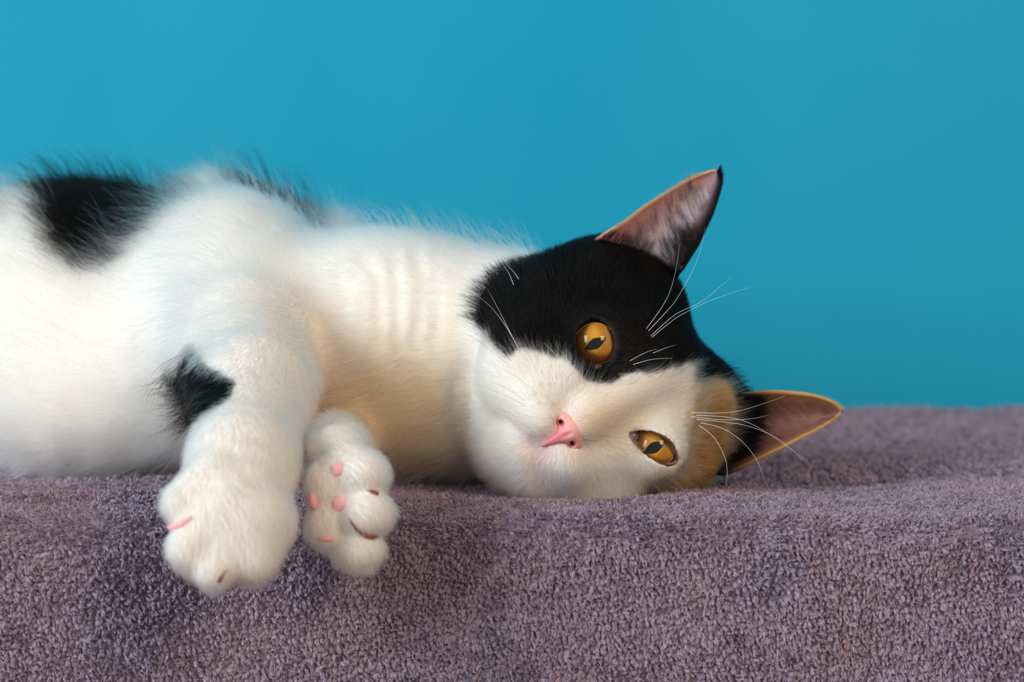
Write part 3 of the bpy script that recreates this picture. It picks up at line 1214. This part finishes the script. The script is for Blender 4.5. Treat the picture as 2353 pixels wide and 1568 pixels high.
BROW_UP = [[(1485, 756), (1515, 715), (1538, 674), (1553, 620), (1562, 559)],
           [(1490, 761), (1530, 718), (1557, 684), (1602, 599), (1620, 524)],
           [(1495, 773), (1552, 723), (1612, 693), (1682, 636)],
           [(1498, 776), (1535, 745), (1567, 723), (1637, 689), (1727, 659)],
           [(1500, 812), (1530, 800), (1552, 793)],
           [(1447, 830), (1480, 812), (1510, 802)],
           [(1455, 838), (1500, 826), (1545, 824)]]
BROW_LO = [[(1587, 948), (1640, 950), (1690, 946), (1745, 931), (1806, 910)],
           [(1587, 958), (1660, 965), (1725, 963), (1770, 953)],
           [(1600, 955), (1660, 958), (1710, 968), (1766, 997), (1856, 1062)],
           [(1600, 964), (1660, 970), (1720, 980), (1790, 1010), (1850, 1062)],
           [(1610, 972), (1660, 985), (1705, 1015), (1740, 1060), (1760, 1116)],
           [(1606, 978), (1640, 1005), (1665, 1050), (1671, 1085), (1668, 1116)]]
MUZ = [[(1189, 798), (1154, 728), (1120, 664)],
       [(1194, 805), (1164, 753), (1130, 708), (1090, 674)],
       [(1175, 830), (1130, 795), (1090, 765), (1030, 733), (908, 680)],
       [(1160, 822), (1115, 792), (1060, 764), (1000, 755), (949, 750)],
       [(1168, 838), (1120, 800), (1080, 770)],
       [(1235, 905), (1190, 868), (1130, 838), (1051, 820)],
       [(1205, 920), (1160, 890), (1104, 872), (990, 839)],
       [(1195, 926), (1150, 905), (1091, 885), (1010, 878)],
       [(1180, 655), (1170, 630), (1155, 608)],
       [(1192, 642), (1178, 622), (1160, 606)],
       [(1285, 822), (1262, 800), (1248, 786)]]
for w in BROW_UP:
    whisker(w, 51.3, 50.2)
for w in BROW_LO:
    whisker(w, 51.6, 50.8)
for i, w in enumerate(MUZ):
    whisker(w, 51.0 if i not in (8, 9) else 52.6, 50.0 if i not in (8, 9) else 52.4, 0.010)

# ---- paw pads, claws, brown strips for the shade in toe creases
pad_m = plain('pink_paw_pad', tuple(srgb(244, 170, 176)), 0.5, 0.3, 0.2, (1.0, 0.3, 0.25))
claw_crease_m = plain('brown_claw_crease', tuple(srgb(120, 62, 40)), 0.4, 0.4)


def pad(px, py, rx, ry, rz, sink):
    V, F = uv_sphere(1.0, 10, 16)
    V = V * np.array([rx, ry, rz]) + W(px, py, surf(px, py) + sink)
    mesh_obj('paw_pad', V, F, [pad_m], cat)


pad(778, 1080, 0.20, 0.12, 0.22, -0.02)
pad(782, 1160, 0.23, 0.12, 0.26, -0.02)
pad(722, 1150, 0.16, 0.2, 0.28, 0.0)
pad(752, 1238, 0.28, 0.12, 0.09, 0.03)


def on_skin(pts, lift, n=11):
    p = smooth_open(pts, n)
    ds = [surf(q[0], q[1]) for q in p]
    ok = [i for i in range(n) if ds[i] is not None]
    ds = np.interp(np.arange(n), ok, [ds[i] for i in ok])
    return np.array([W(p[i, 0], p[i, 1], ds[i] - lift) for i in range(n)])


path = on_skin([(386, 1214), (410, 1208), (440, 1188)], 0.06)
V, F = tube(path, 0.10 * np.sin(np.pi * (0.1 + 0.8 * np.linspace(0, 1, 11))), 8)
mesh_obj('paw_pad', V, F, [pad_m], cat)  # pink skin in the crease between two toes, in the pad material


def claw_crease(pts, r, sink=0.02):
    path = on_skin(pts, sink)
    V, F = tube(path, r * np.clip(np.sin(np.pi * (0.14 + 0.84 * np.linspace(0, 1, 11))), 0.05, 1) * (1 - 0.5 * np.linspace(0, 1, 11)), 8)
    mesh_obj('claw_crease', V, F, [claw_crease_m], cat)


claw_crease([(868, 1233), (845, 1232), (818, 1214), (800, 1190)], 0.11)  # crease between toes, its shade modelled as a brown strip
claw_crease([(870, 1137), (858, 1132), (842, 1126)], 0.10)  # upper toe crease, dark gap modelled as a brown strip
claw_crease([(500, 1340), (508, 1328), (520, 1310)], 0.08)

# ------------------------------------------------------------------ the blanket
LEDGE_Y = -3.6       # where the top starts to bend down
BEND = 1.15
TOP_LEN = WALL_Y - 0.6 - LEDGE_Y
xs = np.linspace(-62, 62, 311)
s_top = np.linspace(TOP_LEN, 0, 150)
s_bend = np.linspace(0, math.pi / 2 * BEND, 9)[1:]
DROP = -FLOOR_Z - BEND - 0.3
s_front = np.linspace(0, DROP, 90)[1:]


def prof_pt(kind, s):
    if kind == 't':
        return np.array([LEDGE_Y + s, 0.0]), np.array([0.0, 1.0])
    if kind == 'b':
        a = s / BEND
        return np.array([LEDGE_Y - BEND * math.sin(a), -BEND * (1 - math.cos(a))]), np.array([-math.sin(a), math.cos(a)])
    return np.array([LEDGE_Y - BEND, -BEND - s]), np.array([-1.0, 0.0])


rows = [prof_pt('t', s) for s in s_top] + [prof_pt('b', s) for s in s_bend] + [prof_pt('f', s) for s in s_front]
NR, NX = len(rows), len(xs)
yz = np.array([r[0] for r in rows])
nyz = np.array([r[1] for r in rows])
arc = np.concatenate([[0], np.cumsum(np.linalg.norm(np.diff(yz, axis=0), axis=1))])
BG = np.zeros((NR, NX, 3))
BG[:, :, 0] = xs[None, :]
BG[:, :, 1] = yz[:, 0:1]
BG[:, :, 2] = yz[:, 1:2]
flat = BG.reshape(-1, 3)
und = (vnoise(flat * np.array([1, 1, 1]), 0.16, 41) - 0.5) * 0.35 + (vnoise(flat, 0.45, 43) - 0.5) * 0.16
wavy = np.sin(flat[:, 0] * 0.35 + 0.8) * 0.10 + np.sin(flat[:, 0] * 0.9) * 0.04
# soft hollow behind the lower ear and a faint ridge along the left of the ledge
rid = 0.34 * np.exp(-((flat[:, 1] + 1.2 - 0.05 * (flat[:, 0] + 12)) / 0.5) ** 2) * np.clip((-5 - flat[:, 0]) / 4, 0, 1)
hol = -0.35 * np.exp(-((flat[:, 1] - 6.5) / 1.6) ** 2) * np.clip((flat[:, 0] - 5) / 4, 0, 1)
disp = (und + wavy + rid + hol).reshape(NR, NX)
BG[:, :, 1] += disp * nyz[:, 0:1]
BG[:, :, 2] += disp * nyz[:, 1:2]
BG[:, :, 2] -= 0.20 * np.clip(nyz[:, 1:2], 0, 1)
BG[:, :, 1] += 0.12 * np.clip(-nyz[:, 0:1], 0, 1)
BG[:, :, 1] = np.minimum(BG[:, :, 1], WALL_Y - 0.45)
# the cat's weight presses the top down
nt_ = len(s_top)
ctop = BG[:nt_].reshape(-1, 3).copy()
sel = (ctop[:, 0] < 12) & (ctop[:, 0] > -40) & (ctop[:, 1] < 22)
low = np.full(len(ctop), 9.0)
Pq = ctop[sel]
res = np.full(len(Pq), 9.0)
for zz in np.arange(0.6, -1.5, -0.15):
    q = Pq.copy()
    q[:, 2] = zz
    res = np.where(sdf(q) < 0.12, zz, res)
low[sel] = res
znew = np.where(low < 8, np.minimum(ctop[:, 2], low - 0.09), ctop[:, 2]).reshape(nt_, NX)
for _ in range(3):
    zp = np.pad(znew, 1, mode='edge')
    sm_ = (zp[:-2, 1:-1] + zp[2:, 1:-1] + zp[1:-1, :-2] + zp[1:-1, 2:] + 4 * znew) / 8
    znew = np.where(low.reshape(nt_, NX) < 8, np.minimum(sm_, znew), sm_)
BG[:nt_, :, 2] = znew
bf = []
for i in range(NR - 1):
    for j in range(NX - 1):
        a = i * NX + j
        bf.append((a, a + NX, a + NX + 1, a + 1))
BASE = np.array([0.325, 0.250, 0.315])
bm_, nt, b = new_mat('purple_plush')
n1 = nt.nodes.new('ShaderNodeTexNoise')
n1.inputs['Scale'].default_value = 420
n1.inputs['Detail'].default_value = 2
cr = nt.nodes.new('ShaderNodeValToRGB')
cr.color_ramp.elements[0].color = (0.10, 0.075, 0.12, 1)  # dark stop: shade of the crevices between tufts put into the base colour
cr.color_ramp.elements[1].color = (0.30, 0.235, 0.30, 1)
bp = nt.nodes.new('ShaderNodeBump')
bp.inputs['Strength'].default_value = 0.6
bp.inputs['Distance'].default_value = 0.002
tcn = nt.nodes.new('ShaderNodeTexCoord')
nt.links.new(tcn.outputs['Object'], n1.inputs['Vector'])
nt.links.new(n1.outputs[0], cr.inputs[0])
nt.links.new(n1.outputs[0], bp.inputs['Height'])
nt.links.new(cr.outputs[0], b.inputs['Base Color'])
nt.links.new(bp.outputs[0], b.inputs['Normal'])
b.inputs['Roughness'].default_value = 0.9
b.inputs['Specular IOR Level'].default_value = 0.1
blanket = mesh_obj('blanket', BG.reshape(-1, 3), bf, [bm_])
blanket['label'] = 'purple plush blanket draped over a ledge under the cat'
blanket['category'] = 'blanket'
sm = blanket.modifiers.new('thickness', 'SOLIDIFY')
sm.thickness = 0.003
sm.offset = -1.0

GN = np.cross(np.gradient(BG, axis=1), np.gradient(BG, axis=0))
GN = norm(GN)
if GN[5, NX // 2, 2] < 0:
    GN = -GN


def sample_grid(sv, xv):
    """positions and normals at arc length sv and x position xv on the blanket"""
    fi = np.interp(sv, arc, np.arange(NR))
    fj = (xv - xs[0]) / (xs[1] - xs[0])
    i = np.clip(fi.astype(int), 0, NR - 2)
    j = np.clip(fj.astype(int), 0, NX - 2)
    a, b_ = (fi - i)[:, None], (fj - j)[:, None]
    out = []
    for G in (BG, GN):
        out.append(G[i, j] * (1 - a) * (1 - b_) + G[i + 1, j] * a * (1 - b_) + G[i, j + 1] * (1 - a) * b_ + G[i + 1, j + 1] * a * b_)
    return out[0], norm(out[1])


EDGE = TOP_LEN     # arc length where the bend begins
roots_p, nrm_p, size_p = [], [], []
for (s0, s1, x0, x1, dx, ds) in ((EDGE - 7.0, EDGE + 10.5, -24, 24, 0.105, 0.125), (EDGE + 10.5, EDGE + 22, -44, 44, 0.19, 0.22), (EDGE - 7.0, EDGE + 10.5, 24, 44, 0.15, 0.18), (EDGE - 7.0, EDGE + 10.5, -44, -24, 0.15, 0.18), (EDGE - 19, EDGE - 7.0, -44, 44, 0.17, 0.20), (0.4, EDGE - 19, -50, 50, 0.25, 0.31)):
    gx, gs = np.meshgrid(np.arange(x0, x1, dx), np.arange(s0, s1, ds), indexing='ij')
    gx, gs = gx.ravel(), gs.ravel()
    gx = gx + (rng.random(len(gx)) - 0.5) * dx * 1.1
    gs = gs + (rng.random(len(gs)) - 0.5) * ds * 1.1
    P, Nn = sample_grid(np.clip(gs, 0, arc[-1] - 0.01), gx)
    roots_p.append(P)
    nrm_p.append(Nn)
    size_p.append(np.full(len(P), dx / 0.105))
TP, TN, TS = np.concatenate(roots_p), np.concatenate(nrm_p), np.concatenate(size_p)
front = np.clip(-TN[:, 1], 0, 1)[:, None]
lean = vecnoise(TP, 0.6, 61) * 0.5 + vecnoise(TP, 3.0, 71) * 0.8 + rng.normal(0, 0.25, TP.shape) + front * np.array([0, 0, -0.55])
tdir = norm(TN + lean - (lean * TN).sum(1, keepdims=True) * TN * 0.6)
tint = 0.80 + 0.40 * rng.random(len(TP))
warm = vnoise(TP, 0.5, 83)
tcol = BASE[None, :] * tint[:, None]
tcol = tcol * (1 + (warm[:, None] - 0.5) * np.array([0.12, 0.0, -0.08]))
NTf = len(TP)
tl = 0.15 * (0.8 + 0.4 * rng.random(NTf)) * np.sqrt(TS)
# every tuft: one plump curl and a few loose fibres
KP = 6
bend_ = rng.normal(0, 0.35, TP.shape) + np.array([0, 0, -0.25])


def curl(off, dj, length, k):
    out = np.zeros((len(off), KP, 3))
    for i in range(KP):
        t = i / (KP - 1)
        out[:, i] = TP + off + dj * (length * t)[:, None] + bend_ * (t * t * length * k)[:, None]
    return out


LOBE = np.array([0.8, 0.95, 1.0, 1.0, 0.9, 0.55])
parts_p = [curl(np.zeros_like(TP), tdir, tl, 0.5)]
parts_r = [(0.052 * TS * (0.8 + 0.4 * rng.random(NTf)))[:, None] * LOBE]
parts_c = [tcol]
for f in range(3):
    off = rng.normal(0, 0.024, TP.shape) * TS[:, None]
    parts_p.append(curl(off, norm(tdir + rng.normal(0, 0.22, TP.shape)), tl * 1.05, 0.6))
    parts_r.append((0.015 * TS)[:, None] * LOBE[None, :])
    parts_c.append(tcol * (0.95 + 0.25 * rng.random(NTf))[:, None])
curves_obj('pile', np.concatenate(parts_p), np.concatenate(parts_r), np.concatenate(parts_c), soft_fibre_mat('plush_fibre', 0.15), blanket)
